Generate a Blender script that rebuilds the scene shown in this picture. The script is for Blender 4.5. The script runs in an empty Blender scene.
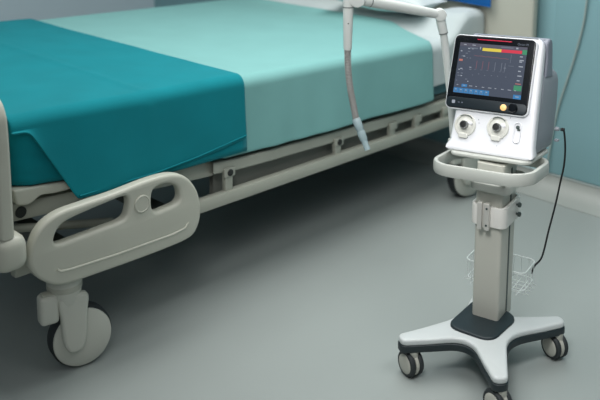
import bpy, bmesh, math, random
from mathutils import Vector, Matrix, noise

random.seed(7)
S = bpy.context.scene
COL = S.collection
PI = math.pi

# ------------------------------------------------------------------ materials
def lin(c):
    c = c / 255.0
    return c / 12.92 if c <= 0.04045 else ((c + 0.055) / 1.055) ** 2.4

def mat(name, rgb, rough=0.5, metal=0.0, var=0.06, scale=8.0, bump=0.0, bscale=60.0,
        emit=None, estr=1.0, trans=0.0, spec=0.5, sheen=0.0, coat=0.0, stretch=(1, 1, 1)):
    m = bpy.data.materials.new(name)
    m.use_nodes = True
    nt = m.node_tree
    b = nt.nodes['Principled BSDF']
    c = [lin(v) for v in rgb]
    tc = nt.nodes.new('ShaderNodeTexCoord')
    mp = nt.nodes.new('ShaderNodeMapping')
    mp.inputs['Scale'].default_value = stretch
    nt.links.new(tc.outputs['Object'], mp.inputs['Vector'])
    nz = nt.nodes.new('ShaderNodeTexNoise')
    nz.inputs['Scale'].default_value = scale
    nz.inputs['Detail'].default_value = 4
    nt.links.new(mp.outputs['Vector'], nz.inputs['Vector'])
    rp = nt.nodes.new('ShaderNodeValToRGB')
    rp.color_ramp.elements[0].position = 0.3
    rp.color_ramp.elements[1].position = 0.7
    rp.color_ramp.elements[0].color = [max(0, v * (1 - var)) for v in c] + [1]
    rp.color_ramp.elements[1].color = [min(1, v * (1 + var)) for v in c] + [1]
    nt.links.new(nz.outputs['Fac'], rp.inputs['Fac'])
    nt.links.new(rp.outputs['Color'], b.inputs['Base Color'])
    b.inputs['Roughness'].default_value = rough
    b.inputs['Metallic'].default_value = metal
    b.inputs['Specular IOR Level'].default_value = spec
    b.inputs['Transmission Weight'].default_value = trans
    b.inputs['Sheen Weight'].default_value = sheen
    b.inputs['Coat Weight'].default_value = coat
    if emit:
        b.inputs['Emission Color'].default_value = [lin(v) for v in emit] + [1]
        b.inputs['Emission Strength'].default_value = estr
    if bump:
        n2 = nt.nodes.new('ShaderNodeTexNoise')
        n2.inputs['Scale'].default_value = bscale
        n2.inputs['Detail'].default_value = 3
        nt.links.new(mp.outputs['Vector'], n2.inputs['Vector'])
        bp = nt.nodes.new('ShaderNodeBump')
        bp.inputs['Strength'].default_value = bump
        bp.inputs['Distance'].default_value = 0.01
        nt.links.new(n2.outputs['Fac'], bp.inputs['Height'])
        nt.links.new(bp.outputs['Normal'], b.inputs['Normal'])
    return m

M = dict(
    floor=mat('floor_vinyl', (147, 154, 151), 0.42, var=0.03, scale=1.6, bump=0.03, bscale=90, spec=0.35),
    wall=mat('wall_teal_paint', (132, 172, 178), 0.7, var=0.02, scale=1.2, bump=0.03, bscale=120),
    wallg=mat('wall_grey_paint', (186, 204, 212), 0.7, var=0.02, scale=1.0, bump=0.03, bscale=120),
    cove=mat('vinyl_skirting', (158, 163, 158), 0.5, var=0.03, scale=3),
    covetop=mat('skirting_cap', (168, 180, 178), 0.5, var=0.02),
    bed=mat('bed_plastic', (184, 185, 172), 0.42, var=0.025, scale=6),
    bedmetal=mat('bed_painted_steel', (166, 168, 156), 0.45, var=0.04, scale=6),
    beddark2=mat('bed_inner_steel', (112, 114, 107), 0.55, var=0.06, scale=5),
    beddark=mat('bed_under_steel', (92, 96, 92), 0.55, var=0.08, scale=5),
    hole=mat('bed_hole_shade', (38, 42, 40), 0.7, var=0.1),  # dark colour painted on discs for the shade inside the holes
    tyre=mat('tyre_rubber', (34, 40, 42), 0.6, var=0.1, scale=20),
    hub=mat('wheel_plastic', (186, 188, 178), 0.45, var=0.02),
    hub2=mat('caster_hub_plastic', (176, 176, 166), 0.45, var=0.03),
    teal=mat('teal_cotton', (8, 123, 133), 0.88, var=0.05, scale=7, bump=0.10, bscale=400, spec=0.15, sheen=0.05),
    mint=mat('mint_cotton', (122, 173, 170), 0.88, var=0.03, scale=6, bump=0.10, bscale=400, spec=0.15, sheen=0.05),
    white=mat('white_cotton', (188, 198, 198), 0.9, var=0.03, scale=6, bump=0.12, bscale=300, spec=0.15),
    pillow=mat('pillow_cotton', (205, 214, 214), 0.9, var=0.02, scale=6, bump=0.1, bscale=300, spec=0.15),
    blue=mat('blue_cotton', (28, 92, 158), 0.9, var=0.06, scale=6, bump=0.1, bscale=300, spec=0.15),
    matt=mat('mattress_vinyl', (70, 110, 118), 0.6, var=0.04),
    shell=mat('white_shell_plastic', (226, 227, 230), 0.35, var=0.012, scale=4),
    side=mat('grey_housing_plastic', (138, 143, 150), 0.42, var=0.015, scale=4),
    handle=mat('grey_handle_plastic', (126, 130, 141), 0.42, var=0.02),
    black=mat('black_glass', (9, 13, 18), 0.16, var=0.05, spec=0.5),
    panel=mat('dark_panel_plastic', (20, 31, 37), 0.35, var=0.04),
    orange=mat('orange_button', (240, 190, 125), 0.4, var=0.02, emit=(240, 180, 110), estr=0.35),
    alarm=mat('alarm_bar_red', (168, 20, 50), 0.3, var=0.04, emit=(180, 14, 46), estr=0.35),
    port=mat('clear_port_plastic', (214, 214, 206), 0.2, var=0.03, spec=0.6, coat=0.4),
    portd=mat('port_black_rubber', (16, 17, 18), 0.5, var=0.1),
    chrome=mat('port_metal', (150, 152, 152), 0.25, metal=0.85, var=0.05),
    col=mat('column_silver_paint', (184, 184, 174), 0.38, var=0.015, scale=5),
    slot=mat('column_slot_dark', (62, 74, 72), 0.5, var=0.05),
    ring=mat('ring_plastic', (182, 185, 178), 0.4, var=0.015, scale=5),
    clamp=mat('clamp_white_plastic', (224, 222, 216), 0.35, var=0.015),
    rail=mat('clamp_rail_metal', (206, 204, 198), 0.3, metal=0.35, var=0.03),
    base=mat('base_white_plastic', (192, 197, 196), 0.36, var=0.015, scale=4),
    skirt=mat('base_dark_plastic', (26, 38, 42), 0.45, var=0.05, scale=8),
    wire=mat('wire_white_coat', (206, 212, 210), 0.35, var=0.03),
    arm=mat('arm_white_plastic', (206, 210, 206), 0.38, var=0.015),
    seam=mat('arm_grey_seam', (122, 128, 126), 0.5, var=0.04),
    hose=mat('hose_grey', (150, 150, 147), 0.6, var=0.06, scale=30),
    clear=mat('connector_clear', (176, 196, 200), 0.2, var=0.03, trans=0.35),
    cord=mat('cord_black', (14, 15, 16), 0.5, var=0.1),
    wcord=mat('cord_pale', (150, 168, 164), 0.55, var=0.05),
)
def flat(name, rgb, e=0.8):
    return mat(name, [v * 0.25 for v in rgb], 0.25, var=0.03, emit=rgb, estr=e)
SCR = dict(bg=flat('screen_slate', (74, 82, 98), .85), head=flat('screen_header', (92, 92, 106), .8), yellow=flat('screen_yellow', (236, 214, 82)),
           red=flat('screen_red', (226, 62, 84)), green=flat('screen_green', (70, 150, 112)), blue=flat('screen_blue', (62, 132, 190)),
           white=flat('screen_white', (172, 180, 192), .75), grey=flat('screen_grey', (112, 120, 134)), trace=flat('screen_trace', (128, 92, 104)),
           salmon=flat('screen_salmon', (196, 122, 112)))

# ------------------------------------------------------------------ mesh helpers
class MB:
    """collects shapes into one bmesh; build() links it as ONE mesh object."""
    def __init__(s):
        s.bm = bmesh.new()
        s.mi = 0
    def _tag(s, n0):
        s.bm.faces.ensure_lookup_table()
        for f in s.bm.faces[n0:]:
            f.material_index = s.mi
    def grid(s, rows, close_u=False, close_v=False):
        n0 = len(s.bm.faces)
        V = [[s.bm.verts.new(p) for p in r] for r in rows]
        nu, nv = len(V), len(V[0])
        for i in range(nu if close_u else nu - 1):
            for j in range(nv if close_v else nv - 1):
                a, b = V[i][j], V[(i + 1) % nu][j]
                c, d = V[(i + 1) % nu][(j + 1) % nv], V[i][(j + 1) % nv]
                s.bm.faces.new((a, b, c, d))
        s._tag(n0)
        return V
    def cap(s, ring, flip=False):
        n0 = len(s.bm.faces)
        s.bm.faces.new(ring[::-1] if flip else ring)
        s._tag(n0)
    def box(s, lo, hi, bev=0.0, seg=3, mtx=None):
        n0 = len(s.bm.faces)
        t = bmesh.new()
        x0, y0, z0 = lo; x1, y1, z1 = hi
        v = [t.verts.new(p) for p in ((x0, y0, z0), (x1, y0, z0), (x1, y1, z0), (x0, y1, z0), (x0, y0, z1), (x1, y0, z1), (x1, y1, z1), (x0, y1, z1))]
        for f in ((0, 3, 2, 1), (4, 5, 6, 7), (0, 1, 5, 4), (1, 2, 6, 5), (2, 3, 7, 6), (3, 0, 4, 7)):
            t.faces.new([v[i] for i in f])
        if bev:
            bmesh.ops.bevel(t, geom=t.edges[:], offset=bev, segments=seg, profile=0.5, affect='EDGES')
        s.join(t, mtx)
        s._tag(n0)
    def join(s, t, mtx=None):
        if mtx is not None:
            bmesh.ops.transform(t, matrix=mtx, verts=t.verts)
        me = bpy.data.meshes.new('tmp')
        t.to_mesh(me); t.free()
        s.bm.from_mesh(me)
        bpy.data.meshes.remove(me)
    def bar(s, a, b, w, h, bev=0.0, up=(0, 0, 1)):
        """box beam from a to b, w wide, h high."""
        a, b = Vector(a), Vector(b)
        d = (b - a); L = d.length; d.normalize()
        u = Vector(up); r = d.cross(u).normalized(); u = r.cross(d)
        m = Matrix((( d.x, r.x, u.x, a.x), (d.y, r.y, u.y, a.y), (d.z, r.z, u.z, a.z), (0, 0, 0, 1)))
        s.box((0, -w / 2, -h / 2), (L, w / 2, h / 2), bev, 2, m)
    def tube(s, pts, r, seg=12, closed=False, caps=True):
        pts = [Vector(p) for p in pts]
        n = len(pts)
        rs = r if isinstance(r, (list, tuple)) else [r] * n
        tang = []
        for i in range(n):
            if closed:
                t = pts[(i + 1) % n] - pts[i - 1]
            else:
                t = pts[min(i + 1, n - 1)] - pts[max(i - 1, 0)]
            tang.append(t.normalized())
        nrm = tang[0].orthogonal().normalized()
        rows = []
        for i in range(n):
            nrm = (nrm - tang[i] * nrm.dot(tang[i])).normalized()
            bn = tang[i].cross(nrm)
            rows.append([pts[i] + (nrm * math.cos(2 * PI * k / seg) + bn * math.sin(2 * PI * k / seg)) * rs[i] for k in range(seg)])
        V = s.grid(rows, close_u=closed, close_v=True)
        if caps and not closed:
            s.cap(V[0]); s.cap(V[-1], True)
    def lathe(s, prof, mtx=None, seg=32):
        """profile [(r, z)] about local z, closed at the ends."""
        t = MB()
        V = t.grid([[(r * math.cos(2 * PI * k / seg), r * math.sin(2 * PI * k / seg), z) for k in range(seg)] for r, z in prof], close_v=True)
        t.cap(V[0]); t.cap(V[-1], True)
        n0 = len(s.bm.faces)
        bmesh.ops.recalc_face_normals(t.bm, faces=t.bm.faces[:])
        s.join(t.bm, mtx)
        s._tag(n0)
    def prism(s, loops, depth, bev=0.0, mtx=None, bres=3):
        """2D loops (first outline, then holes) extruded about z = 0 by depth with rounded edges."""
        cu = bpy.data.curves.new('tmp', 'CURVE')
        cu.dimensions = '2D'; cu.fill_mode = 'BOTH'
        cu.extrude = max(depth / 2 - bev, 1e-5); cu.bevel_depth = bev; cu.bevel_resolution = bres
        cu.offset = -bev
        for lp in loops:
            sp = cu.splines.new('POLY'); sp.points.add(len(lp) - 1); sp.use_cyclic_u = True
            for p, q in zip(sp.points, lp):
                p.co = (q[0], q[1], 0, 1)
        o = bpy.data.objects.new('tmp', cu); COL.objects.link(o)
        dg = bpy.context.evaluated_depsgraph_get()
        me = bpy.data.meshes.new_from_object(o.evaluated_get(dg))
        bpy.data.objects.remove(o); bpy.data.curves.remove(cu)
        t = bmesh.new(); t.from_mesh(me); bpy.data.meshes.remove(me)
        bmesh.ops.remove_doubles(t, verts=t.verts, dist=1e-6)
        n0 = len(s.bm.faces)
        s.join(t, mtx)
        s._tag(n0)
    def build(s, name, m, parent=None, inv=None, angle=38, mods=(), recalc=True):
        if recalc:
            bmesh.ops.recalc_face_normals(s.bm, faces=s.bm.faces[:])
        me = bpy.data.meshes.new(name)
        s.bm.to_mesh(me); s.bm.free()
        if inv is not None:
            me.transform(inv)
        for x in (m if isinstance(m, (list, tuple)) else [m]):
            me.materials.append(x)
        me.polygons.foreach_set('use_smooth', [True] * len(me.polygons))
        me.set_sharp_from_angle(angle=math.radians(angle))
        o = bpy.data.objects.new(name, me); COL.objects.link(o)
        if parent is not None:
            o.parent = parent
        for k, kw in mods:
            md = o.modifiers.new(k, k)
            for a, b in kw.items():
                setattr(md, a, b)
        return o

def thing(name, label, cat, loc=(0, 0, 0), rz=0.0, group=None):
    o = bpy.data.objects.new(name, None); COL.objects.link(o)
    o.empty_display_size = 0.1
    o.location = loc; o.rotation_euler = (0, 0, rz)
    return tag(o, label, cat, group)
def tag(o, label, cat, group=None):
    o['label'] = label; o['category'] = cat
    if group: o['group'] = group
    return o
def struct(o):
    o['kind'] = 'structure'
    return o
def inv_of(o):
    return (Matrix.Translation(o.location) @ Matrix.Rotation(o.rotation_euler.z, 4, 'Z')).inverted()
def axes(origin, x, y, z):
    x, y, z = Vector(x), Vector(y), Vector(z)
    return Matrix(((x.x, y.x, z.x, origin[0]), (x.y, y.y, z.y, origin[1]), (x.z, y.z, z.z, origin[2]), (0, 0, 0, 1)))
def axis_to(origin, d):
    """matrix whose z axis points along d."""
    z = Vector(d).normalized()
    x = Vector((0, 0, 1)).cross(z)
    x = x.normalized() if x.length > 1e-4 else Vector((1, 0, 0))
    return axes(origin, x, z.cross(x), z)
def crom(pts, n=6, closed=True):
    """Catmull-Rom through the points, any dimension."""
    P = [Vector(p) for p in pts]; N = len(P); out = []
    for i in range(N if closed else N - 1):
        g = (lambda k: P[k % N]) if closed else (lambda k: P[min(max(k, 0), N - 1)])
        p0, p1, p2, p3 = g(i - 1), g(i), g(i + 1), g(i + 2)
        for k in range(n):
            t = k / n
            out.append(0.5 * ((2 * p1) + (p2 - p0) * t + (2 * p0 - 5 * p1 + 4 * p2 - p3) * t * t + (3 * p1 - p0 - 3 * p2 + p3) * t ** 3))
    if not closed:
        out.append(P[-1])
    return out
def rrect(x0, y0, x1, y1, r, n=6):
    out = []
    for cx, cy, a in ((x1 - r, y1 - r, 0), (x0 + r, y1 - r, 90), (x0 + r, y0 + r, 180), (x1 - r, y0 + r, 270)):
        for k in range(n + 1):
            t = math.radians(a + 90 * k / n)
            out.append((cx + r * math.cos(t), cy + r * math.sin(t)))
    return out
def fillet(pts, rad, n=6):
    """round the corners of a 2D polygon; rad per corner."""
    N = len(pts); out = []
    for i in range(N):
        p = Vector(pts[i]); a = Vector(pts[i - 1]) - p; b = Vector(pts[(i + 1) % N]) - p
        r = rad[i] if isinstance(rad, (list, tuple)) else rad
        d = min(r, a.length * .49, b.length * .49)
        A, B = p + a.normalized() * d, p + b.normalized() * d
        for k in range(n + 1):
            t = k / n
            out.append((1 - t) ** 2 * A + 2 * t * (1 - t) * p + t * t * B)
    return out
def copy_tree(o, parent=None):
    c = o.copy(); COL.objects.link(c)
    if parent is not None: c.parent = parent
    for ch in list(o.children):
        copy_tree(ch, c)
    return c
def lerp(a, b, t): return a + (b - a) * t
def pw(x, pts):
    """piecewise linear."""
    if x <= pts[0][0]: return pts[0][1]
    for (a, b), (c, d) in zip(pts, pts[1:]):
        if x <= c: return b + (d - b) * (x - a) / (c - a)
    return pts[-1][1]

# ------------------------------------------------------------------ camera
F = 882.326 / 600 * 36
cam_d = bpy.data.cameras.new('camera'); cam = bpy.data.objects.new('camera', cam_d); COL.objects.link(cam)
cam_d.sensor_width = 36; cam_d.sensor_fit = 'HORIZONTAL'; cam_d.lens = F; cam_d.shift_y = -200 / 600
cam_d.clip_start = 0.05
def nrm(v): return Vector(v).normalized()
fx = 882.326
Xc = nrm(((1190 - 300) / fx, -150 / fx, 1)); Yc = nrm(((-600 - 300) / fx, -150 / fx, 1)); Zc = Xc.cross(Yc)
if Zc.y > 0: Zc = -Zc
right = Vector((Xc.x, Yc.x, Zc.x)); up = -Vector((Xc.y, Yc.y, Zc.y)); back = -Vector((Xc.z, Yc.z, Zc.z))
cam.matrix_world = axes((0, 0, 1.65), right, up, back)
cam_d.dof.use_dof = True; cam_d.dof.focus_distance = 2.86; cam_d.dof.aperture_fstop = 2.2
S.camera = cam

# ------------------------------------------------------------------ room
WX, WY = 3.80, 5.3          # wall behind the headboard, wall beyond the far side of the bed
m = MB(); m.box((-3.0, -2.5, -0.05), (WX + 0.1, WY + 0.1, 0)); struct(m.build('floor', M['floor']))
m = MB(); m.box((WX, -2.5, 0), (WX + 0.1, WY + 0.1, 2.9)); struct(m.build('wall_head', M['wall']))
m = MB(); m.box((-3.0, WY, 0), (WX, WY + 0.1, 2.9)); struct(m.build('wall_far', M['wallg']))
# coved vinyl skirting: large-radius cove from floor to wall
prof = [(0.150, 0.0), (0.150, 0.003), (0.11, 0.004), (0.07, 0.011), (0.04, 0.026), (0.022, 0.046), (0.013, 0.068), (0.011, 0.080), (0.0, 0.080), (0.0, 0.0)]
m = MB(); m.grid([[(WX - a, y, z) for a, z in prof] for y in (-2.5, WY)]); struct(m.build('baseboard_head', M['cove'], angle=50))
m = MB(); m.box((WX - 0.014, -2.5, 0.080), (WX, WY, 0.087), 0.002); struct(m.build('trim_1', M['covetop']))
m = MB(); m.grid([[(x, WY - a, z) for a, z in prof] for x in (-3.0, WX - .0)]); struct(m.build('baseboard_far', M['cove'], angle=50))
# added strip in wall colour, kept for the dark band of headboard shade
m = MB(); m.box((WX - 0.012, -2.5, 0.09), (WX, 2.05, 2.9), 0.004); struct(m.build('trim_2', M['wall']))
# pale cord hanging down the wall
m = MB(); m.tube(crom([(WX - .025, 1.885, 1.5), (WX - .025, 1.885, 1.1), (WX - .022, 1.893, .94), (WX - .02, 1.905, .84), (WX - .02, 1.935, .70), (WX - .02, 1.97, .57), (WX - .02, 2.005, .44), (WX - .02, 2.03, .30), (WX - .03, 2.05, .1)], 8, False), 0.0055, 8)
tag(m.build('wall_cord', M['wcord']), 'pale thin cord hanging down the teal wall behind the ventilator', 'cord')

# ------------------------------------------------------------------ bed
BY0, BY1 = 2.375, 3.95        # mattress near and far sides
def ztop(x): return 0.826 - 0.042 * (x - 2.1)
def zbot(x): return pw(x, [(1.15, .645), (1.6, .590), (2.1, .535), (3.3, .492), (3.8, .48)])
bed = thing('hospital_bed', 'cream hospital bed on casters with its side rail folded down', 'bed', (2.45, 3.15, 0))
BI = inv_of(bed)
# footboard
fb_y0 = 2.265
yz = crom([(fb_y0, .55), (fb_y0, .72), (fb_y0 + .001, .86), (fb_y0 + .012, .925), (fb_y0 + .06, .966), (fb_y0 + .2, .985), (3.1, .99), (4.06 - .2, .985), (4.06 - .06, .966), (4.06 - .012, .925), (4.06, .86), (4.06, .55)], 6, False)
m = MB(); m.prism([[(p.x, p.y) for p in yz]], .045, .012, axes((1.095, 0, 0), (0, 1, 0), (0, 0, 1), (1, 0, 0)))
m.prism([rrect(2.5, .90, 3.8, .94, .018)], .06, .006, axes((1.095, 0, 0), (0, 1, 0), (0, 0, 1), (1, 0, 0)))
fb = m.build('footboard', M['bed'], bed, BI)
m = MB(); m.box((1.055, fb_y0 - .012, .445), (1.155, 4.07, .555), .035, 5)
m.build('bumper', M['bed'], fb, BI)
# headboard
hy0, hy1 = 2.125, 4.1
yz = crom([(hy0, .50), (hy0, .8), (hy0, 1.0), (hy0 + .01, 1.08), (hy0 + .07, 1.13), (hy0 + .25, 1.15), (3.1, 1.155), (hy1 - .25, 1.15), (hy1 - .07, 1.13), (hy1 - .01, 1.08), (hy1, 1.0), (hy1, .5)], 6, False)
m = MB(); m.prism([[(p.x, p.y) for p in yz]], .05, .014, axes((3.735, 0, 0), (0, 1, 0), (0, 0, 1), (1, 0, 0)))
m.build('headboard', M['bed'], bed, BI)
# lower chassis: two long rails and cross members
def rail_z(x): return .383 - .014 * (x - 1.9)
for y in (2.385, 3.93):
    m = MB(); m.bar((1.16, y, rail_z(1.16)), (3.70, y, rail_z(3.70)), .035, .048, .006)
    m.build('chassis_rail', M['bedmetal'], bed, BI)
for x in (1.37, 3.40):
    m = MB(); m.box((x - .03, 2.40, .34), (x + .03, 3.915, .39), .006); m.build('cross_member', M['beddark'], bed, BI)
for x in (1.8, 2.9):
    m = MB(); m.bar((x, 2.95, .36), (x + .25, 2.95, .435), .05, .05, .008); m.bar((x, 3.35, .36), (x + .25, 3.35, .435), .05, .05, .008)
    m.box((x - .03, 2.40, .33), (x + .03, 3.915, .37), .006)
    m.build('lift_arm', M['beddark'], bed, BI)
# mattress deck: rim rail on each side, solid platform, brackets in the gap
def deck_z(x): return zbot(x) - .045
for y in (2.40, 3.92):
    m = MB()
    xs = [1.95 + 1.72 * i / 14 for i in range(15)]
    m.grid([[(x, y - .016, deck_z(x) - .024), (x, y + .016, deck_z(x) - .024), (x, y + .016, deck_z(x) + .022), (x, y - .016, deck_z(x) + .022)] for x in xs], close_v=True)
    m.build('deck_rail', M['bedmetal'], bed, BI, mods=[('BEVEL', dict(width=.005, segments=2, limit_method='ANGLE'))])
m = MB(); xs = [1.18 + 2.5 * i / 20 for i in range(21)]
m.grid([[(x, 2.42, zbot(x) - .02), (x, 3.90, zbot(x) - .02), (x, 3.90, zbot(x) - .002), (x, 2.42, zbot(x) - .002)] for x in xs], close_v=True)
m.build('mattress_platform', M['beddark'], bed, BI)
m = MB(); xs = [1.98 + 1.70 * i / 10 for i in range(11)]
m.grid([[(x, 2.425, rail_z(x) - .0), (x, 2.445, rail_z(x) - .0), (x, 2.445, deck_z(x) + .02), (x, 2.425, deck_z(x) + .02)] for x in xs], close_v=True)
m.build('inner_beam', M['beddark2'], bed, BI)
for i, x in enumerate((2.02, 2.62, 2.98, 3.16, 3.38)):
    m = MB(); zt, zb_ = deck_z(x) - .005, rail_z(x) + .01
    m.box((x - .018, 2.378, zb_), (x + .018, 2.40, zt), .004); m.box((x - .026, 2.372, zt - .035), (x + .026, 2.384, zt), .004)
    br = m.build('deck_bracket', M['bedmetal'], bed, BI)
    if i < 2:
        m = MB(); m.lathe([(.013, 0), (.013, .004), (.009, .006)], axis_to((x, 2.373, zt - .018), (0, -1, 0)), 18)
        m.build('bolt_hole', M['hole'], br, BI)
# foot section frame seen between mattress and side rail
m = MB(); m.prism([[(p.x, p.y) for p in fillet([(1.165, .652), (1.45, .616), (1.45, .600), (1.30, .604), (1.255, .612), (1.215, .592), (1.175, .600)], .012)]], .05, .006, axes((0, 2.385, 0), (1, 0, 0), (0, 0, 1), (0, -1, 0)))
m.build('deck_corner', M['bed'], bed, BI)
m = MB(); m.bar((1.15, 2.42, .565), (1.97, 2.42, .497), .035, .06, .01)
ft = m.build('foot_frame_tube', M['bedmetal'], bed, BI)
m = MB(); m.lathe([(.018, 0), (.018, .004), (.012, .006)], axis_to((1.205, 2.402, .560), (0, -1, 0)), 18); m.build('tube_hole', M['hole'], ft, BI)
m = MB(); m.tube([(1.15, 2.44, .51), (1.30, 2.44, .47), (1.55, 2.44, .41)], .014, 10); m.build('foot_strut', M['bedmetal'], bed, BI)

# folded-down side rail (outline, two openings)
RAIL = [(1.164, 0.453), (1.179, 0.511), (1.213, 0.553), (1.271, 0.575), (1.36, 0.579), (1.464, 0.581), (1.597, 0.589), (1.69, 0.583), (1.75, 0.555), (1.793, 0.497), (1.809, 0.425), (1.795, 0.366), (1.756, 0.334), (1.658, 0.328), (1.52, 0.329), (1.39, 0.333), (1.308, 0.336), (1.25, 0.346), (1.203, 0.378), (1.174, 0.415)]
OP1 = [(1.247, 0.490), (1.259, 0.521), (1.289, 0.54), (1.359, 0.55), (1.442, 0.557), (1.496, 0.560), (1.515, 0.547), (1.513, 0.509), (1.493, 0.482), (1.418, 0.478), (1.335, 0.476), (1.266, 0.476)]
OP2 = [(1.605, 0.491), (1.607, 0.54), (1.63, 0.556), (1.677, 0.554), (1.712, 0.53), (1.721, 0.493), (1.706, 0.475), (1.663, 0.47), (1.621, 0.47)]
m = MB()
m.prism([[(p.x, p.y) for p in crom(RAIL, 5)], [(p.x, p.y) for p in crom(OP1, 5)], [(p.x, p.y) for p in crom(OP2, 5)]], .042, .012, axes((0, 2.300, 0), (1, 0, 0), (0, 0, 1), (0, -1, 0)))
sr = m.build('side_rail', M['bed'], bed, BI)
m = MB(); m.lathe([(.030, 0), (.030, .003), (.026, .005), (.024, .003), (.004, .003)], axis_to((1.563, 2.2785, .517), (0, -1, 0)), 28); m.build('pivot_cap', M['bed'], sr, BI)
m = MB(); m.tube([(1.25, 2.279, .400), (1.262, 2.279, .389), (1.30, 2.279, .384), (1.456, 2.279, .376), (1.683, 2.279, .372), (1.735, 2.279, .378), (1.752, 2.279, .395)], .0042, 8); m.build('grip_ridge', M['bed'], sr, BI)
for x in (1.40, 1.68):
    m = MB(); m.bar((x, 2.318, .42), (x, 2.40, .40), .05, .03, .006); m.build('rail_hinge', M['bedmetal'], bed, BI)

# casters
def make_caster():
    r = bpy.data.objects.new('caster', None); COL.objects.link(r); r.parent = bed; r.empty_display_size = .05
    # local frame: wheel disc faces -y, rolls along x
    ws = MB(); ws.lathe([(.088, -.026), (.096, -.024), (.103, -.014), (.103, .014), (.096, .024), (.088, .026)], axis_to((0, .012, .103), (0, -1, 0)), 48)
    w = ws.build('tyre', M['tyre'], r)
    ws = MB(); ws.lathe([(.03, -.030), (.088, -.028), (.092, -.022), (.094, .022), (.097, .027), (.095, .032), (.086, .036), (.05, .040), (.004, .041)], axis_to((0, .012, .103), (0, -1, 0)), 48)
    ws.build('wheel_cover', M['hub'], r)
    f = MB()
    f.prism([[(p.x, p.y) for p in crom([(-.078, .27), (-.077, .2), (-.073, .13), (-.060, .088), (-.034, .076), (-.008, .088), (.004, .13), (.008, .2), (.009, .27)], 5)]], .030, .012, axes((0, -.040, 0), (1, 0, 0), (0, 0, 1), (0, -1, 0)))
    f.lathe([(.044, .235), (.047, .25), (.056, .30), (.052, .345)], axes((-.050, -.010, 0), (1, 0, 0), (0, 1, 0), (0, 0, 1)), 28)
    fk = f.build('fork', M['hub'], r)
    f = MB(); f.lathe([(.054, .288), (.056, .292), (.056, .306), (.054, .31)], axes((-.050, -.010, 0), (1, 0, 0), (0, 1, 0), (0, 0, 1)), 28); f.build('collar', M['bedmetal'], fk)
    p = MB(); p.box((-.140, -.050, .192), (-.080, .0, .288), .014, 4); p.box((-.10, -.04, .21), (-.055, -.005, .27), .008); pd = p.build('brake_pedal', M['hub'], r)
    p = MB(); p.box((-.130, -.042, .282), (-.092, -.010, .292), .004); p.build('pedal_pad', M['bedmetal'], pd)
    return r
c0 = make_caster()
spots = [(1.368, 2.36, -.20), (3.44, 2.285, -.20), (1.375, 3.90, .1), (3.42, 3.90, -.1)]
for i, (x, y, a) in enumerate(spots):
    c = c0 if i == 0 else copy_tree(c0, bed)
    c.location = Vector((x, y, 0)) - Vector(bed.location); c.rotation_euler = (0, 0, a)

# mattress and bedding
m = MB()
xs = [1.185 + 2.505 * i / 20 for i in range(21)]
V = m.grid([[(x, BY0 + .046, zbot(x) + .006), (x, BY1 - .046, zbot(x) + .006), (x, BY1 - .046, ztop(x) - .035), (x, BY0 + .046, ztop(x) - .035)] for x in xs], close_v=True)
m.cap(V[0]); m.cap(V[-1])
tag(m.build('mattress', M['matt']), 'long mattress lying under the sheets on the bed deck', 'mattress')

def drape(x, dz, dy, hem, far_hem, nt=26):
    """cross-section over the mattress: near hem -> near side -> rounded edge -> top -> far side."""
    zt = ztop(x) + dz; y0, y1 = BY0 - dy, BY1 + dy; r = .045
    pts = []
    n = 16
    for k in range(n + 1):
        t = k / n
        pts.append((y0, lerp(hem, zt - r, t), 'side', 1 - t))
    for k in range(1, 8):
        a = PI / 2 * k / 8
        pts.append((y0 + r - r * math.cos(a), zt - r + r * math.sin(a), 'edge', 0))
    for k in range(nt + 1):
        pts.append((lerp(y0 + r, y1 - r, k / nt), zt, 'top', 0))
    for k in range(1, 8):
        a = PI / 2 * k / 8
        pts.append((y1 - r + r * math.sin(a), zt - r + r * math.cos(a), 'edge', 0))
    for k in range(5):
        pts.append((y1, lerp(zt - r, far_hem, k / 4), 'side', k / 4))
    return pts
def cloth(name, mtl, x0f, x1f, nx, dz, dy, hemf, wr, thick=.004, seed=0.0, flare=lambda x: 0.0, lift=lambda x, y: 0.0, crease=lambda x, y: 0.0, pleat=1.0):
    m = MB(); rows = []
    for i in range(nx + 1):
        u = i / nx
        row = []
        xm = lerp(x0f(0), x1f(0), u)
        for y, z, w, s in drape(xm, dz, dy, hemf(xm), zbot(xm) + .02):
            v = (y - BY0) / (BY1 - BY0)
            x = lerp(x0f(v), x1f(v), u)
            q = Vector((x * 3.2, y * 2.2, (z * 2.0 if w == 'side' else 0) + seed))
            a = noise.noise(q) * .5 + noise.noise(q * 2.3) * .25
            if w in ('top', 'edge'): z += lift(x, y)
            z += crease(x, y) if w == 'top' else 0
            if w == 'side' and y < 3: y -= .5 * crease(x, 9) * (1 - s) + s * min(.006, flare(x)) * .5 * math.sin(x * 26 + 4 * math.sin(x * 5 + seed)) * pleat
            if w == 'top':
                z += wr * (a - .1) * min(1, (y - BY0) * 8 + .25)
            elif w == 'side' and y < 3:
                y -= abs(s) * flare(x) + min(wr, flare(x) * .8) * s * noise.noise(Vector((x * 7, 3.1 + seed, 1.2)))
            elif w == 'edge':
                z += wr * .35 * a
            row.append((x, y, z))
        rows.append(row)
    m.grid(rows)
    return m.build(name, mtl, None, None, 60, mods=[('SOLIDIFY', dict(thickness=thick, offset=-1.0)), ('SUBSURF', dict(levels=1, render_levels=1))])

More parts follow.
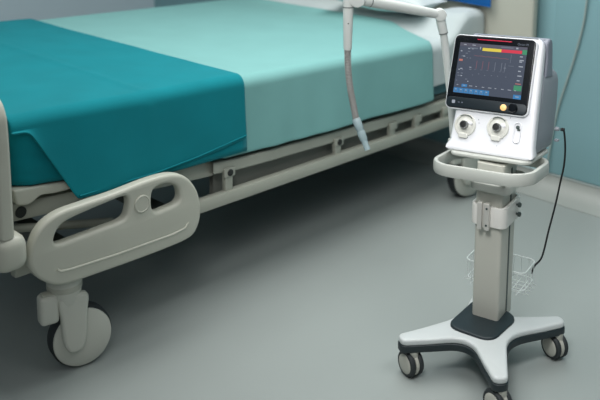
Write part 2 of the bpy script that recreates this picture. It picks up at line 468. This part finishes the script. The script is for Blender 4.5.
def smooth(t): t = max(0, min(1, t)); return t * t * (3 - 2 * t)
def head_lift(x, y): return .125 * smooth((x - 3.38) / .2) * (1 - .55 * smooth((y - 2.52) / .2))
ws = cloth('white_sheet', M['white'], lambda v: 3.03, lambda v: 3.695, 36, -.012, -.006, lambda x: pw(x, [(3.1, .56), (3.3, .555), (3.7, .56)]), .010, seed=1.3, lift=head_lift, crease=lambda x, y: .009 * smooth((x - 3.46) / .06) * math.sin(x * 40 + y * 16 + 2 * math.sin(y * 7)) * smooth((3.69 - x) / .05) * (1 if y < 2.54 else 0) * smooth((2.54 - y) / .05))
tag(ws, 'pale white sheet covering the head end of the mattress beside the mint sheet', 'sheet')
ms = cloth('mint_sheet', M['mint'], lambda v: 1.98, lambda v: 3.255 + .20 * max(0, min(1, v * 4)), 48, .0, .006, lambda x: pw(x, [(1.98, .537), (2.1, .532), (3.25, .500)]), .010, seed=1.3, flare=lambda x: pw(x, [(2.10, 0), (2.3, .013)]), lift=head_lift)
tag(ms, 'pale mint green sheet spread over the middle of the bed and hanging down', 'sheet')
# teal blanket: top, hanging drape with a free corner, tucked foot corner, under fold
def teal_hem(x): return pw(x, [(1.16, .832), (1.222, .824), (1.365, .572), (1.45, .570), (1.67, .566), (1.85, .575), (2.09, .600)])
tb = cloth('teal_blanket', M['teal'], lambda v: 1.166, lambda v: 2.085, 60, .011, .018, teal_hem, .010, thick=.006, seed=1.3, pleat=.6, crease=lambda x, y: .0045 * math.exp(-((x - 1.66) / .014) ** 2) + .0045 * math.exp(-((y - 2.66 - .02 * math.sin(x * 4)) / .014) ** 2),
           flare=lambda x: pw(x, [(1.2, .006), (1.36, .024), (1.6, .016), (2.09, .008)]))
tag(tb, 'dark teal blanket laid over the foot end with one corner hanging loose', 'blanket')
m = MB(); rows = []
for i in range(13):      # tucked corner under the loose flap, wrapping the foot end of the mattress
    x = 1.172 + (1.50 - 1.172) * i / 12
    z1, z0 = ztop(x) - .004 - .03 * min(1, max(0, (x - 1.22) / .03)), zbot(x) + .014
    rr = .03 * max(0, 1 - i / 2.0)
    rows.append([(x, BY0 - .006 + rr + .006 * noise.noise(Vector((x * 9, k * .5, 0))), lerp(z0, z1, k / 10)) for k in range(11)])
m.grid(rows); tk = m.build('tucked_corner', M['teal'], tb, None, 60, mods=[('SOLIDIFY', dict(thickness=.004, offset=0))])
m = MB(); rows = []
for k in range(13):      # foot end: rolls over and down in front of the footboard
    a = k / 12
    rows.append([(lerp(1.175, 1.164, min(1, a * 3)), lerp(BY0 + .02, BY1 - .02, j / 10), lerp(ztop(1.2) + .006, zbot(1.17) + .022, a ** 1.3)) for j in range(11)])
m.grid(rows); m.build('tucked_end', M['teal'], tb, None, 60)
m = MB(); rows = []
for i in range(15):
    x = 1.64 + (2.088 - 1.64) * i / 14
    rows.append([(x, BY0 - .016 - .004 * (1 - k / 6), lerp(pw(x, [(1.6, .575), (1.75, .556), (2.09, .548)]), .66, k / 6)) for k in range(7)])
m.grid(rows); m.build('under_fold', M['teal'], tb, None, 60, mods=[('SOLIDIFY', dict(thickness=.004, offset=0))])
m = MB(); hp = []
for i in range(40):
    x = 1.37 + (2.08 - 1.37) * i / 39
    q = pw(x, [(1.2, .006), (1.36, .024), (1.6, .016), (2.09, .008)])
    hp.append((x, BY0 - .018 - q - .001, teal_hem(x) + .012))
m.tube(hp, .0028, 6); m.build('hem_seam', M['teal'], tb)

def pillow(name, mtl, c, size, rz, tilt, label, cat):
    t = thing(name, label, cat, c, rz)
    a, b, h = size
    m = MB(); n = 22; rows = []
    R = Matrix.Rotation(tilt, 4, 'Y')
    for sgn in (1, -1):
        rows = []
        for i in range(n + 1):
            u = -1 + 2 * i / n
            row = []
            for j in range(n + 1):
                v = -1 + 2 * j / n
                e = max(0, (1 - abs(u) ** 2.4)) ** .5 * max(0, (1 - abs(v) ** 2.4)) ** .5
                pin = 1 - .06 * (1 - abs(u)) * abs(v) ** 3 - .0
                pin2 = 1 - .06 * (1 - abs(v)) * abs(u) ** 3
                z = h / 2 * e * sgn + .012 * e * noise.noise(Vector((u * 2.5, v * 2.5, 3 * sgn)))
                row.append(R @ Vector((a / 2 * u * pin2, b / 2 * v * pin, z)))
            rows.append(row)
        m.grid(rows)
    bmesh.ops.remove_doubles(m.bm, verts=m.bm.verts, dist=1e-4)
    m.build('pillow_case', mtl, t, None, 70)
    m = MB(); e = []
    for k in range(4):
        for q in range(12):
            s = -1 + 2 * q / 12
            u, v = [(s, -1), (1, s), (-s, 1), (-1, -s)][k]
            e.append(R @ Vector((a / 2 * u * (1 - .06 * (1 - abs(v)) * abs(u) ** 3), b / 2 * v * (1 - .06 * (1 - abs(u)) * abs(v) ** 3), 0)))
    m.tube(e, .004, 6, closed=True); m.build('piping', mtl, t)
    return t
pillow('white_pillow', M['pillow'], (3.505, 2.88, ztop(3.5) + .128), (.24, .62, .12), .06, .0, 'plump white pillow lying on the head end of the bed', 'pillow')
pillow('blue_pillow', M['blue'], (3.672, 2.64, ztop(3.66) + .315), (.36, .62, .050), .0, -1.5, 'deep blue pillow propped upright against the cream headboard', 'pillow')

# ------------------------------------------------------------------ ventilator trolley
PSI = -1.36188
tr = thing('ventilator_trolley', 'pale grey column trolley on a four-legged white and black base with casters', 'medical trolley', (2.37, 1.46, 0), PSI)
CX0, CX1, CY0, CY1 = -.048, .042, -.060, .072
m = MB(); m.prism([rrect(CX0, CY0, CX1, CY1, .010, 4)], .54, .001, axes((0, 0, .40), (1, 0, 0), (0, 1, 0), (0, 0, 1)))
cl = m.build('column', M['col'], tr)
m = MB(); m.box((CX1 - .002, .012, .15), (CX1 + .0015, .022, .645), .0005, 1); m.build('column_groove', M['slot'], cl)
m = MB(); m.prism([rrect(CX0 - .012, CY0 - .03, CX1 + .030, CY1 + .012, .022, 5)], .030, .006, axes((0, 0, .602), (1, 0, 0), (0, 1, 0), (0, 0, 1)))
m.bar((-.04, -.03, .618), (-.09, -.125, .652), .03, .016, .004); m.bar((.03, -.03, .618), (.065, -.125, .652), .03, .016, .004)
m.build('collar', M['ring'], tr)
PV = Vector((0, 0, .66)); TILT = math.radians(-5)
TM = Matrix.Translation(PV) @ Matrix.Rotation(TILT, 4, Vector((math.cos(math.radians(32.9)), math.sin(math.radians(32.9)), 0))) @ Matrix.Translation(-PV)
# handle ring: rounded band
rp_ = rrect(-.184, -.153, .150, .122, .085, 10)
rin = rrect(-.171, -.140, .137, .109, .072, 10)
m = MB(); rows = []
for (ox, oy), (ix, iy) in zip(rp_, rin):
    row = []
    for k in range(12):
        a = 2 * PI * k / 12
        cx, cy = (ox + ix) / 2, (oy + iy) / 2
        d = Vector((ox - ix, oy - iy)); d.normalize()
        ca, sa = math.cos(a), math.sin(a)
        ca = math.copysign(abs(ca) ** .6, ca); sa = math.copysign(abs(sa) ** .6, sa)
        row.append((cx + d.x * .0085 * ca, cy + d.y * .0085 * ca, .650 + .0205 * sa))
    rows.append(row)
m.grid(rows, close_u=True, close_v=True); m.build('handle_ring', M['ring'], tr, TM)
# tray under the machine
m = MB(); m.prism([rrect(-.150, -.05, .118, .17, .03, 5)], .012, .004, axes((0, 0, .680), (1, 0, 0), (0, 1, 0), (0, 0, 1)))
m.build('tray', M['ring'], tr, TM)
# clamp band with equipment rail and two thumb screws
m = MB(); o_ = rrect(CX0 - .012, CY0 - .014, CX1 + .016, CY1 + .010, .024, 6)
m.prism([o_, rrect(CX0 - .002, CY0 - .004, CX1 + .004, CY1 + .002, .012, 6)], .068, .002, axes((0, 0, .502), (1, 0, 0), (0, 1, 0), (0, 0, 1)))
cb = m.build('clamp_band', M['clamp'], tr)
m = MB()
for x in (-.022, .002): m.box((x - .0080, CY0 - .030, .460), (x + .0080, CY0 - .012, .550), .002)
m.box((-.018, CY0 - .020, .464), (-.002, CY0 - .012, .546), .001)
rl = m.build('equipment_rail', M['rail'], cb)
for z in (.478, .534):
    m = MB(); m.lathe([(.0035, 0), (.0035, .002), (.002, .003)], axis_to((.002, CY0 - .030, z), (0, -1, 0)), 12); m.build('screw', M['slot'], rl)
for z in (.488, .520):
    m = MB(); m.lathe([(.004, 0), (.004, .006), (.008, .007), (.008, .014), (.006, .016)], axis_to((CX1 + .015, .03, z), (1, 0, 0)), 16); m.build('thumb_screw', M['slot'], cb)
# base: white star top over a dark skirt, dark foot cover
ends = {'L': (-.188, -.288), 'F': (.150, -.326), 'R': (.202, .094), 'B': (-.09, .152)}
BC = Vector((.005, -.095))
def star(wc, we, pull):
    order = ['F', 'R', 'B', 'L']
    pts, rad = [], []
    for i, k in enumerate(order):
        e = Vector(ends[k]); d = (e - BC).normalized(); n = Vector((-d.y, d.x))
        nx = Vector(ends[order[(i + 1) % 4]])
        tip = e + d * (we * .35 + pull)
        pts += [tip - n * we, tip + n * we]; rad += [we * .95, we * .95]
        dn = (nx - BC).normalized()
        bis = (d + dn).normalized()
        pts.append(BC + bis * wc); rad.append(.075)
    return [(p.x, p.y) for p in fillet(pts, rad, 8)]
def base_mesh(wc, we, z0, z1, bev, pull):
    m = MB(); m.prism([star(wc, we, pull)], z1 - z0, bev, axes((0, 0, (z0 + z1) / 2), (1, 0, 0), (0, 1, 0), (0, 0, 1)))
    return m
def rise(v):
    d = (Vector((v.x, v.y)) - BC).length
    return .007 * (1 - min(1, d / .2) ** 1.5)
m = base_mesh(.083, .0215, .112, .134, .008, .0)
bmesh.ops.triangulate(m.bm, faces=m.bm.faces[:])
bmesh.ops.subdivide_edges(m.bm, edges=[e for e in m.bm.edges if e.calc_length() > .05], cuts=3)
for v in m.bm.verts: v.co.z += rise(v.co)
wb_ = m.build('base_shell', M['base'], tr, None, 40)
m = base_mesh(.086, .023, .089, .1135, .004, .002)
for v in m.bm.verts: v.co.z += rise(v.co)
m.build('base_skirt', M['skirt'], tr)
m = MB(); m.prism([fillet([(-.092, -.168), (.068, -.178), (.088, .012), (-.075, .060)], .050)], .020, .005, axes((0, 0, .137), (1, 0, 0), (0, 1, 0), (0, 0, 1)))
m.build('foot_cover', M['skirt'], tr)
def make_twin():
    r = bpy.data.objects.new('caster', None); COL.objects.link(r); r.parent = tr; r.empty_display_size = .04
    f = MB(); f.lathe([(.012, .055), (.015, .062), (.015, .094)], axes((.014, 0, 0), (1, 0, 0), (0, 1, 0), (0, 0, 1)), 18)
    f.prism([[(p.x, p.y) for p in crom([(-.041, .046), (-.032, .070), (0, .083), (.030, .072), (.041, .046), (.030, .016), (0, .006), (-.030, .016)], 5)]], .012, .003, axes((0, 0, 0), (1, 0, 0), (0, 0, 1), (0, -1, 0)))
    f.build('fork', M['hub2'], r)
    for s in (-1, 1):
        w = MB(); w.lathe([(.030, -.009), (.039, -.008), (.043, -.003), (.043, .003), (.039, .008), (.030, .009)], axis_to((0, s * .0150, .043), (0, -1, 0)), 36)
        t = w.build('tyre', M['tyre'], r)
        w = MB(); w.lathe([(.032, -.0075), (.034, -.006), (.034, .006), (.031, .0095), (.022, .012), (.004, .013)], axis_to((0, s * .0150, .043), (0, s, 0)), 32); w.build('hub_cap', M['hub2'], t)
    return r
tw = make_twin()
for i, (k, a) in enumerate((('L', -.50), ('F', -.44), ('R', -.52), ('B', -.2))):
    c = tw if i == 0 else copy_tree(tw, tr)
    e = Vector(ends[k]); d = (BC - e).normalized()
    o_ = .032 if k == 'L' else .018
    c.location = (e.x + d.x * o_, e.y + d.y * o_, 0); c.rotation_euler = (0, 0, a)

# wire basket behind the column
bk = thing('wire_basket', 'small white wire basket hung low behind the trolley column', 'basket', (2.37, 1.46, .19), PSI)
bx0, bx1, by0, by1, bz0, bz1 = -.132, .076, .084, .208, .002, .068
def rim(z, e=0.0): return [(p[0], p[1], z) for p in rrect(bx0 + e, by0 + e, bx1 - e, by1 - e, .022, 5)]
m = MB(); m.tube(rim(bz1), .0022, 8, closed=True); m.build('rim', M['wire'], bk)
m = MB(); m.tube(rim(bz0, .004), .0017, 8, closed=True)
m.build('lower_hoop', M['wire'], bk)
def u_wire(a, b, up_):
    return crom([(a[0], a[1], bz1), (a[0], a[1], bz0 + .004), (a[0], a[1], bz0 - .010), (a[0] * .98 + b[0] * .02, a[1] * .98 + b[1] * .02, bz0 - .014), (b[0] * .98 + a[0] * .02, b[1] * .98 + a[1] * .02, bz0 - .014), (b[0], b[1], bz0 - .010), (b[0], b[1], bz0 + .004), (b[0], b[1], bz1)], 3, False)
for i in range(7):
    x = lerp(bx0 + .024, bx1 - .024, i / 6)
    m = MB(); m.tube(u_wire((x, by0), (x, by1), 0), .0012, 6); m.build('wire', M['wire'], bk)
for i in range(4):
    y = lerp(by0 + .022, by1 - .022, i / 3)
    m = MB(); m.tube(u_wire((bx0, y), (bx1, y), 0), .0012, 6); m.build('wire', M['wire'], bk)
for x in (-.03, .022):
    m = MB(); m.bar((x, by0 + .004, bz1 - .006), (x, .0735, bz1 - .006), .014, .018, .002); m.build('hanger', M['wire'], bk)

# ------------------------------------------------------------------ ventilator
VZ = .688
MT = Matrix.Translation((2.37, 1.46, 0)) @ Matrix.Rotation(PSI, 4, 'Z')
vt = thing('ventilator', 'white bedside ventilator with a black touchscreen and two round breathing ports', 'ventilator', (2.343, 1.474, VZ), PSI)
TL = .342
MV = MT @ TM @ MT.inverted() @ Matrix.Translation((2.343, 1.474, VZ)) @ Matrix.Rotation(-1.391, 4, 'Z')
vt.location = MV.to_translation(); vt.rotation_euler = MV.to_euler()
def fy(z): return TL * z                          # front plane, z measured from the machine's underside
# front shell: white tilted slab, slightly wider at its foot
def shell_w(z): return pw(z, [(0, .146), (.012, .146), (.03, .140), (.13, .137), (.36, .130), (.38, .129)])
HT = .378
def vrow(z, w0, w1, y0, y1, r=.012):
    return [(p[0], p[1], z) for p in rrect(w0, y0, w1, y1, r, 4)]
m = MB(); rows = []
zs = [.0, .004, .012, .03, .08, .13, .2, .28, .33, .350, .359, .364]
ins = [.006, .001, 0, 0, 0, 0, 0, 0, .001, .006, .014, .026]
for z, q in zip(zs, ins):
    w = shell_w(z)
    fl = .010 * max(0, 1 - z / .03)               # flared lip at the foot
    rows.append(vrow(z, -w - fl * .7 - .004 + q, w - .004 - q, fy(z) - fl + q * .8, fy(z) + .042 - q * .5))
V = m.grid(rows, close_v=True); m.cap(V[0]); m.cap(V[-1], True)
sh = m.build('front_shell', M['shell'], vt, None, 50)
# rear housing: lighter grey body behind the shell
m = MB(); rows = []
for z, y1, q in ((.004, .205, .006), (.012, .212, 0), (.06, .238, 0), (.15, .262, 0), (.22, .270, 0), (.242, .264, .004), (.256, .247, .012), (.262, .228, .026)):
    rows.append([(p[0], p[1], z) for p in rrect(-.138 + q, fy(z) + .034, .132 - q, y1, .014, 4)])
V = m.grid(rows, close_v=True); m.cap(V[0]); m.cap(V[-1], True)
rh = m.build('rear_housing', M['side'], vt, None, 50)
m = MB(); m.box((-.12, .13, .25), (.112, .225, .282), .012, 3); m.build('top_cover', M['side'], rh)
m = MB(); m.box((.131, .228, .014), (.146, .246, .022), .003); m.build('side_tab', M['side'], rh)
m = MB(); m.lathe([(.007, 0), (.007, .010), (.005, .014)], axis_to((.131, .242, .055), (1, 0, 0)), 16)
m.build('cable_inlet', M['side'], rh)
# carry handle arching over the back of the screen
m = MB(); yz = crom([(.135, .24), (.150, .30), (.152, .345), (.160, .358), (.178, .364), (.194, .355), (.200, .33), (.202, .285), (.204, .235)], 5, False)
outer = [(p.x, p.y) for p in yz]
m.prism([outer], .024, .007, axes((.120, 0, 0), (0, 1, 0), (0, 0, 1), (1, 0, 0)))
m.prism([outer], .024, .007, axes((-.124, 0, 0), (0, 1, 0), (0, 0, 1), (1, 0, 0)))
m.box((-.125, .157, .344), (.121, .195, .3635), .009, 4)
m.build('carry_handle', M['handle'], vt)
# touchscreen module on the tilted front
TH = math.atan(TL)
def fm(x, z, off=0.0):
    """frame on the tilted front: x right, y up the slope, z out towards the viewer."""
    ux, uy = Vector((1, 0, 0)), Vector((0, math.sin(TH), math.cos(TH)))
    uz = ux.cross(uy)
    return axes(Vector((x, fy(z), z)) + uz * off, ux, uy, uz)
bx0_, bx1_, bzl, bzh = -.171, .108, .127, .360       # bezel in x and z
BH = (bzh - bzl) / math.cos(TH); BW = bx1_ - bx0_
SM = fm((bx0_ + bx1_) / 2, bzl, 0)
m = MB(); m.prism([rrect(-BW / 2 - .004, -.004, BW / 2 + .004, BH + .003, .020, 6)], .020, .005, SM @ Matrix.Translation((0, 0, .002)))
m.build('screen_surround', M['shell'], vt)
m = MB(); m.prism([rrect(-BW / 2, 0, BW / 2, BH, .017, 6)], .010, .003, SM @ Matrix.Translation((0, 0, .0105)))
bz = m.build('screen_bezel', M['black'], vt)
m = MB(); m.prism([rrect(-BW / 2 + .003, .003, BW / 2 - .003, .036, .013, 5)], .0016, .0004, SM @ Matrix.Translation((0, 0, .0158)))
m.build('control_strip', M['panel'], bz)
m = MB(); m.prism([rrect(BW * (.285 - .5), BH * .945, BW * (.715 - .5), BH * .957, .0012, 3)], .0016, .0003, SM @ Matrix.Translation((0, 0, .0158)))
m.build('alarm_light', M['alarm'], bz)
# display graphics in one mesh: (x, y) fractions of the lit area, y down
DX0, DX1, DY0, DY1 = -.119, .114, .050, .220
dm = MB()
mats = list(SCR.keys())
def q(x0, y0, x1, y1, c, lv=1):
    X = lambda f: lerp(DX0, DX1, f); Yy = lambda f: lerp(DY1, DY0, f)
    dm.mi = mats.index(c); n0 = len(dm.bm.faces)
    z = .0158 + .00012 * lv
    dm.bm.faces.new([dm.bm.verts.new(SM @ Vector(p)) for p in ((X(x0), Yy(y1), z), (X(x1), Yy(y1), z), (X(x1), Yy(y0), z), (X(x0), Yy(y0), z))])
    dm._tag(n0)
q(0, 0, 1, 1, 'bg', 0)
q(0, 0, 1, .07, 'head')
q(.35, .075, .63, .135, 'yellow', 2); q(.63, .075, .93, .135, 'red', 2); q(.935, .055, 1, .145, 'green', 2)
for x0, y0, x1, y1 in ((.06, .03, .10, .045), (.19, .03, .24, .045), (.16, .085, .28, .11), (.31, .06, .325, .11), (.62, .025, .80, .045), (.84, .02, .87, .05)):
    q(x0, y0, x1, y1, 'white' if x1 - x0 < .1 else 'grey', 3)
rr = random.Random(5)
for y in (.10, .16, .2, .26, .29, .47, .51, .53, .6, .65, .71, .75):
    for k in range(2):
        x = rr.uniform(.02, .2); w = rr.uniform(.015, .035); q(x, y, x + w, y + .018, 'grey' if rr.random() < .6 else 'white', 2)
q(.02, .33, .075, .37, 'salmon', 2)
for k in range(16):
    x = .24 + .032 * k; q(x, .235 + .004 * math.sin(k * 1.7) + k * .001, x + .033, .246 + .004 * math.sin(k * 1.7) + k * .001, 'trace', 2)
for x in (.29, .38, .47, .565, .66, .71):
    q(x, .34, x + .009, .50, 'trace' if x < .5 else 'grey', 2); q(x - .02, .51, x + .01, .517, 'grey', 2)
for x in (.25, .34, .43, .53, .62, .74): q(x, .60 + .02 * math.sin(x * 30), x + .015, .615 + .02 * math.sin(x * 30), 'grey', 2)
q(.78, .16, .786, .33, 'grey', 2); q(.70, .42, .73, .45, 'grey', 2); q(.76, .38, .84, .388, 'grey', 2)
for i, y in enumerate((.18, .25, .28, .37, .46, .55, .64)): q(.91, y, .95 + .02 * (i % 2), y + .020, 'white', 2)
q(.895, .705, .975, .72, 'salmon', 2); q(.88, .745, .99, .845, 'green', 2); q(.89, .92, 1, 1, 'blue', 2); q(.92, .95, .97, .965, 'white', 3)
q(.115, .82, .20, .875, 'blue', 2)
for i in range(10): q(.04 + .095 * i, .838, .065 + .095 * i + .012 * (i % 3), .850, 'white', 3)
for i in range(7):
    q(.005 + .077 * i, .90, .077 + .077 * i, .995, 'blue', 2); q(.025 + .077 * i, .925, .05 + .077 * i, .94, 'white', 3); q(.02 + .077 * i, .958, .058 + .077 * i, .97, 'grey', 3)
dm.build('display', [SCR[k] for k in mats], bz, recalc=False)
# brand lettering and key marks
def lettering(txt, size, mtx, mtl, parent, name):
    cu = bpy.data.curves.new('tmp', 'FONT'); cu.body = txt; cu.size = size; cu.extrude = .0002
    cu.align_x = 'CENTER'; cu.align_y = 'CENTER'
    o = bpy.data.objects.new('tmp', cu); COL.objects.link(o)
    me = bpy.data.meshes.new_from_object(o.evaluated_get(bpy.context.evaluated_depsgraph_get()))
    bpy.data.objects.remove(o); me.transform(mtx); me.materials.append(mtl); me.name = name
    r = bpy.data.objects.new(name, me); COL.objects.link(r); r.parent = parent
    return r
lettering('Orion M', .0105, SM @ Matrix.Translation((.098, BH * .925, .0162)), SCR['grey'], bz, 'brand_lettering')
m = MB(); m.prism([rrect(-.117, .014, -.106, .025, .0025, 3)], .0012, .0002, SM @ Matrix.Translation((0, 0, .0168))); m.build('power_key', SCR['white'], bz)
m = MB(); m.prism([rrect(-.096, .018, -.089, .0205, .001, 2)], .001, .0002, SM @ Matrix.Translation((0, 0, .0168))); m.prism([rrect(-.083, .017, -.079, .0215, .001, 2)], .001, .0002, SM @ Matrix.Translation((0, 0, .0168))); m.build('status_mark', SCR['grey'], bz)
m = MB(); m.lathe([(.0105, 0), (.0105, .002), (.008, .0035)], SM @ Matrix.Translation((.062, .0185, .0162)), 24); m.build('orange_button', M['orange'], bz)
m = MB(); m.lathe([(.015, 0), (.0145, .010), (.0125, .0125), (.004, .013)], SM @ Matrix.Translation((.0945, .0195, .0162)), 28); m.build('dial', M['black'], bz)
# breathing ports
for x, z in ((-.096, .078), (.016, .083)):
    P = fm(x, z, 0)
    m = MB(); m.lathe([(.037, -.004), (.037, .004), (.035, .0065), (.031, .0065), (.029, .003), (.020, .004), (.017, .006)], P, 40)
    m.prism([rrect(-.018, -.043, .014, -.026, .006, 4)], .010, .003, P @ Matrix.Translation((0, 0, .003)))
    pt = m.build('breathing_port', M['port'], vt)
    m = MB(); m.lathe([(.0135, 0), (.0135, .014), (.0120, .017), (.0095, .017), (.008, .010)], P @ Matrix.Translation((0, 0, .004)), 30); m.build('port_nozzle', M['chrome'], pt)
    m = MB(); m.lathe([(.0082, 0), (.0082, .0155), (.003, .0158)], P @ Matrix.Translation((0, 0, .004)), 24); m.build('port_bore', M['portd'], pt)
    m = MB(); m.prism([[(math.cos(t) * r_, math.sin(t) * r_) for r_, seq in ((.0345, range(9)), (.0315, range(8, -1, -1))) for t in [math.radians(45 + 10 * k) for k in seq]]], .0012, .0002, P @ Matrix.Translation((0, 0, .0068)))
    m.build('port_seal', M['slot'], pt)
    m = MB(); m.prism([rrect(.004, .012, .020, .021, .003, 3)], .006, .001, P @ Matrix.Translation((0, 0, .007)) @ Matrix.Rotation(-.5, 4, 'Z')); m.build('port_latch', M['shell'], pt)
P = fm(.081, .076, 0)
m = MB(); m.prism([rrect(-.0125, -.034, .0125, .033, .0124, 6), rrect(-.0095, -.031, .0095, .030, .0094, 6)], .006, .0012, P @ Matrix.Translation((0, 0, .001))); m.build('sensor_recess', M['shell'], vt)
m = MB(); m.lathe([(.006, -.002), (.006, .003), (.003, .005)], P @ Matrix.Translation((0, .017, 0)), 18); m.box((-.001, .006, 0), (.009, .012, .003), .0008, 1, P); m.build('sensor_socket', M['slot'], vt)
for x, z in ((-.053, .100), (.052, .118), (-.09, .026), (.02, .028), (.084, .126), (-.05, .09), (.08, .022)):
    m = MB(); m.lathe([(.0016, 0), (.0016, .0006)], fm(x, z, .0002), 8); m.build('panel_mark', M['handle'], vt)

# ------------------------------------------------------------------ support arm and hose
arm_bracket = MB(); arm_bracket.bar((2.45, 1.60, .650), (2.472, 1.715, .650), .030, .018, .004); arm_bracket.build('arm_bracket', M['ring'], tr, MT.inverted())
ar = thing('support_arm', 'white jointed support arm reaching from the ventilator over the bed', 'support arm', (2.42, 1.66, .70))
AI = inv_of(ar)
E1, E2 = Vector((2.397, 1.721, 1.105)), Vector((2.088, 1.822, 1.184))
m = MB(); m.tube([(2.470, 1.700, .667), (2.452, 1.706, .82), (2.420, 1.712, .99), (2.409, 1.7135, 1.045)], [.014, .014, .0135, .0125], 16)
la = m.build('lower_arm', M['arm'], ar, AI)
m = MB(); m.tube([(2.409, 1.7135, 1.043), (2.402, 1.718, 1.075), E1], [.0150, .0165, .0165], 18); m.build('arm_neck', M['arm'], ar, AI)
m = MB(); m.tube([(2.4098, 1.7132, 1.040), (2.4088, 1.7136, 1.044)], .0158, 18); m.build('arm_seam', M['seam'], la, AI)
n_ = Vector((-.70, -.71, .0))
m = MB(); m.lathe([(.012, -.020), (.0195, -.018), (.021, -.012), (.021, .012), (.0195, .018), (.012, .020)], axis_to(E1, n_), 28); m.build('elbow_joint', M['arm'], ar, AI)
d = (E2 - E1).normalized()
m = MB(); m.tube([E1 + d * .012, E1 + d * .03, E2 - d * .05, E2 - d * .012], [.0150, .0158, .0190, .0190], 18); hb = m.build('cross_arm', M['arm'], ar, AI)
m = MB(); m.tube([E2 - d * .053, E2 - d * .049], .0196, 18); m.build('arm_seam', M['seam'], hb, AI)
m = MB(); m.lathe([(.014, -.026), (.024, -.024), (.026, -.016), (.026, .016), (.024, .024), (.014, .026)], axis_to(E2, n_), 28); m.build('elbow_joint', M['arm'], ar, AI)
D0 = Vector((2.066, 1.838, 1.22)); D1 = Vector((2.060, 1.834, 1.020))
m = MB(); m.tube([D0, D0.lerp(D1, .3), D0.lerp(D1, .97), D1], [.0175, .0170, .0135, .012], 18)
m.tube([D0 + Vector((0, 0, -.03)), E2], .018, 14)
da = m.build('drop_arm', M['arm'], ar, AI)
m = MB(); m.tube([D0.lerp(D1, .30), D0.lerp(D1, .32)], .0176, 18); m.build('arm_seam', M['seam'], da, AI)
m = MB(); m.lathe([(.0022, 0), (.0022, .0012)], axis_to(D0.lerp(D1, .56) + n_ * .0153, n_), 10); m.build('arm_screw', M['slot'], da, AI)

hs = thing('breathing_hose', 'grey corrugated hose hanging from the support arm with a clear end connector', 'hose', (2.045, 1.80, .70))
HI = inv_of(hs)
path = crom([(2.060, 1.834, 1.0195), (2.060, 1.831, .96), (2.056, 1.818, .90), (2.050, 1.799, .85), (2.044, 1.781, .805)], 26, False)
m = MB(); m.tube(path, [.0105 + .0014 * (1 if k % 2 else -1) for k in range(len(path))], 14); m.build('hose', M['hose'], hs, HI)
e0 = Vector((2.044, 1.782, .807)); ed = Vector((.002, -.048, -.090)).normalized()
m = MB(); m.tube([e0, e0 + ed * .004, e0 + ed * .035, e0 + ed * .038, e0 + ed * .045], [.0125, .0140, .0135, .0115, .0110], 18); m.build('hose_cuff', M['clear'], hs, HI)
m = MB(); m.tube([e0 + ed * .043, e0 + ed * .047, e0 + ed * .072, e0 + ed * .075, e0 + ed * .105], [.0130, .0135, .0125, .0100, .0095], 18); m.build('connector', M['clear'], hs, HI)

# power cord from the machine's side down into the basket
pc = thing('power_cord', 'black power cord looping from the ventilator down to the wire basket', 'cord', (2.37, 1.46, .2), PSI)
IN = (MT.inverted() @ MV) @ Vector((.150, .242, .055)); IO = (MT.inverted() @ MV).to_3x3() @ Vector((1, 0, 0))
P0 = IN - Vector((0, 0, .2))
pts = [tuple(P0), tuple(P0 + IO * .010 + Vector((0, 0, -.001))),  (.1500, .226, .672 - .2), (.149, .226, .61 - .2), (.140, .226, .549 - .2), (.127, .226, .464 - .2), (.110, .222, .37 - .2), (.094, .214, .274 - .2), (.074, .202, .240 - .2), (.066, .194, .212 - .2)]
m = MB(); m.tube(crom(pts, 8, False), .0032, 10); m.build('cable', M['cord'], pc)
m = MB(); m.tube([P0, P0 + IO * .012], .0055, 12); m.build('plug', M['cord'], pc)

# ------------------------------------------------------------------ light
W = bpy.data.worlds.new('world'); S.world = W; W.use_nodes = True
W.node_tree.nodes['Background'].inputs[0].default_value = (.86, .95, 1.0, 1); W.node_tree.nodes['Background'].inputs[1].default_value = .14
def area(name, loc, target, sx, sy, power, col=(1, 1, 1)):
    l = bpy.data.lights.new(name, 'AREA'); l.shape = 'RECTANGLE'; l.size = sx; l.size_y = sy; l.energy = power; l.color = col
    o = bpy.data.objects.new(name, l); COL.objects.link(o); o.location = loc
    o.rotation_euler = (Vector(target) - Vector(loc)).to_track_quat('-Z', 'Y').to_euler()
    return o
area('ceiling_light', (1.9, 2.8, 2.85), (1.9, 2.8, 0), 2.4, 1.2, 36, (.99, 1.0, .99))
area('ceiling_light', (2.6, 2.1, 2.85), (2.6, 2.1, 0), 2.4, 1.4, 46, (1, .995, .98))
area('room_light', (-.4, -.1, 2.6), (2.4, 1.6, .7), 1.0, 1.0, 15, (.98, .99, 1.0))
fill = area('ventilator_fill', (.75, .95, 2.35), (2.38, 1.47, .75), .5, .5, 5.0, (1, 1, 1)); fill.data.spread = math.radians(70)  # unseen fill light added to brighten the ventilator front
area('floor_light', (2.2, .1, 2.8), (2.2, .5, 0), 1.6, .8, 9, (.99, 1, 1)).data.spread = math.radians(90)
S.view_settings.view_transform = 'Standard'
S.view_settings.look = 'None'
S.view_settings.exposure = 0
S.cycles.use_denoising = True
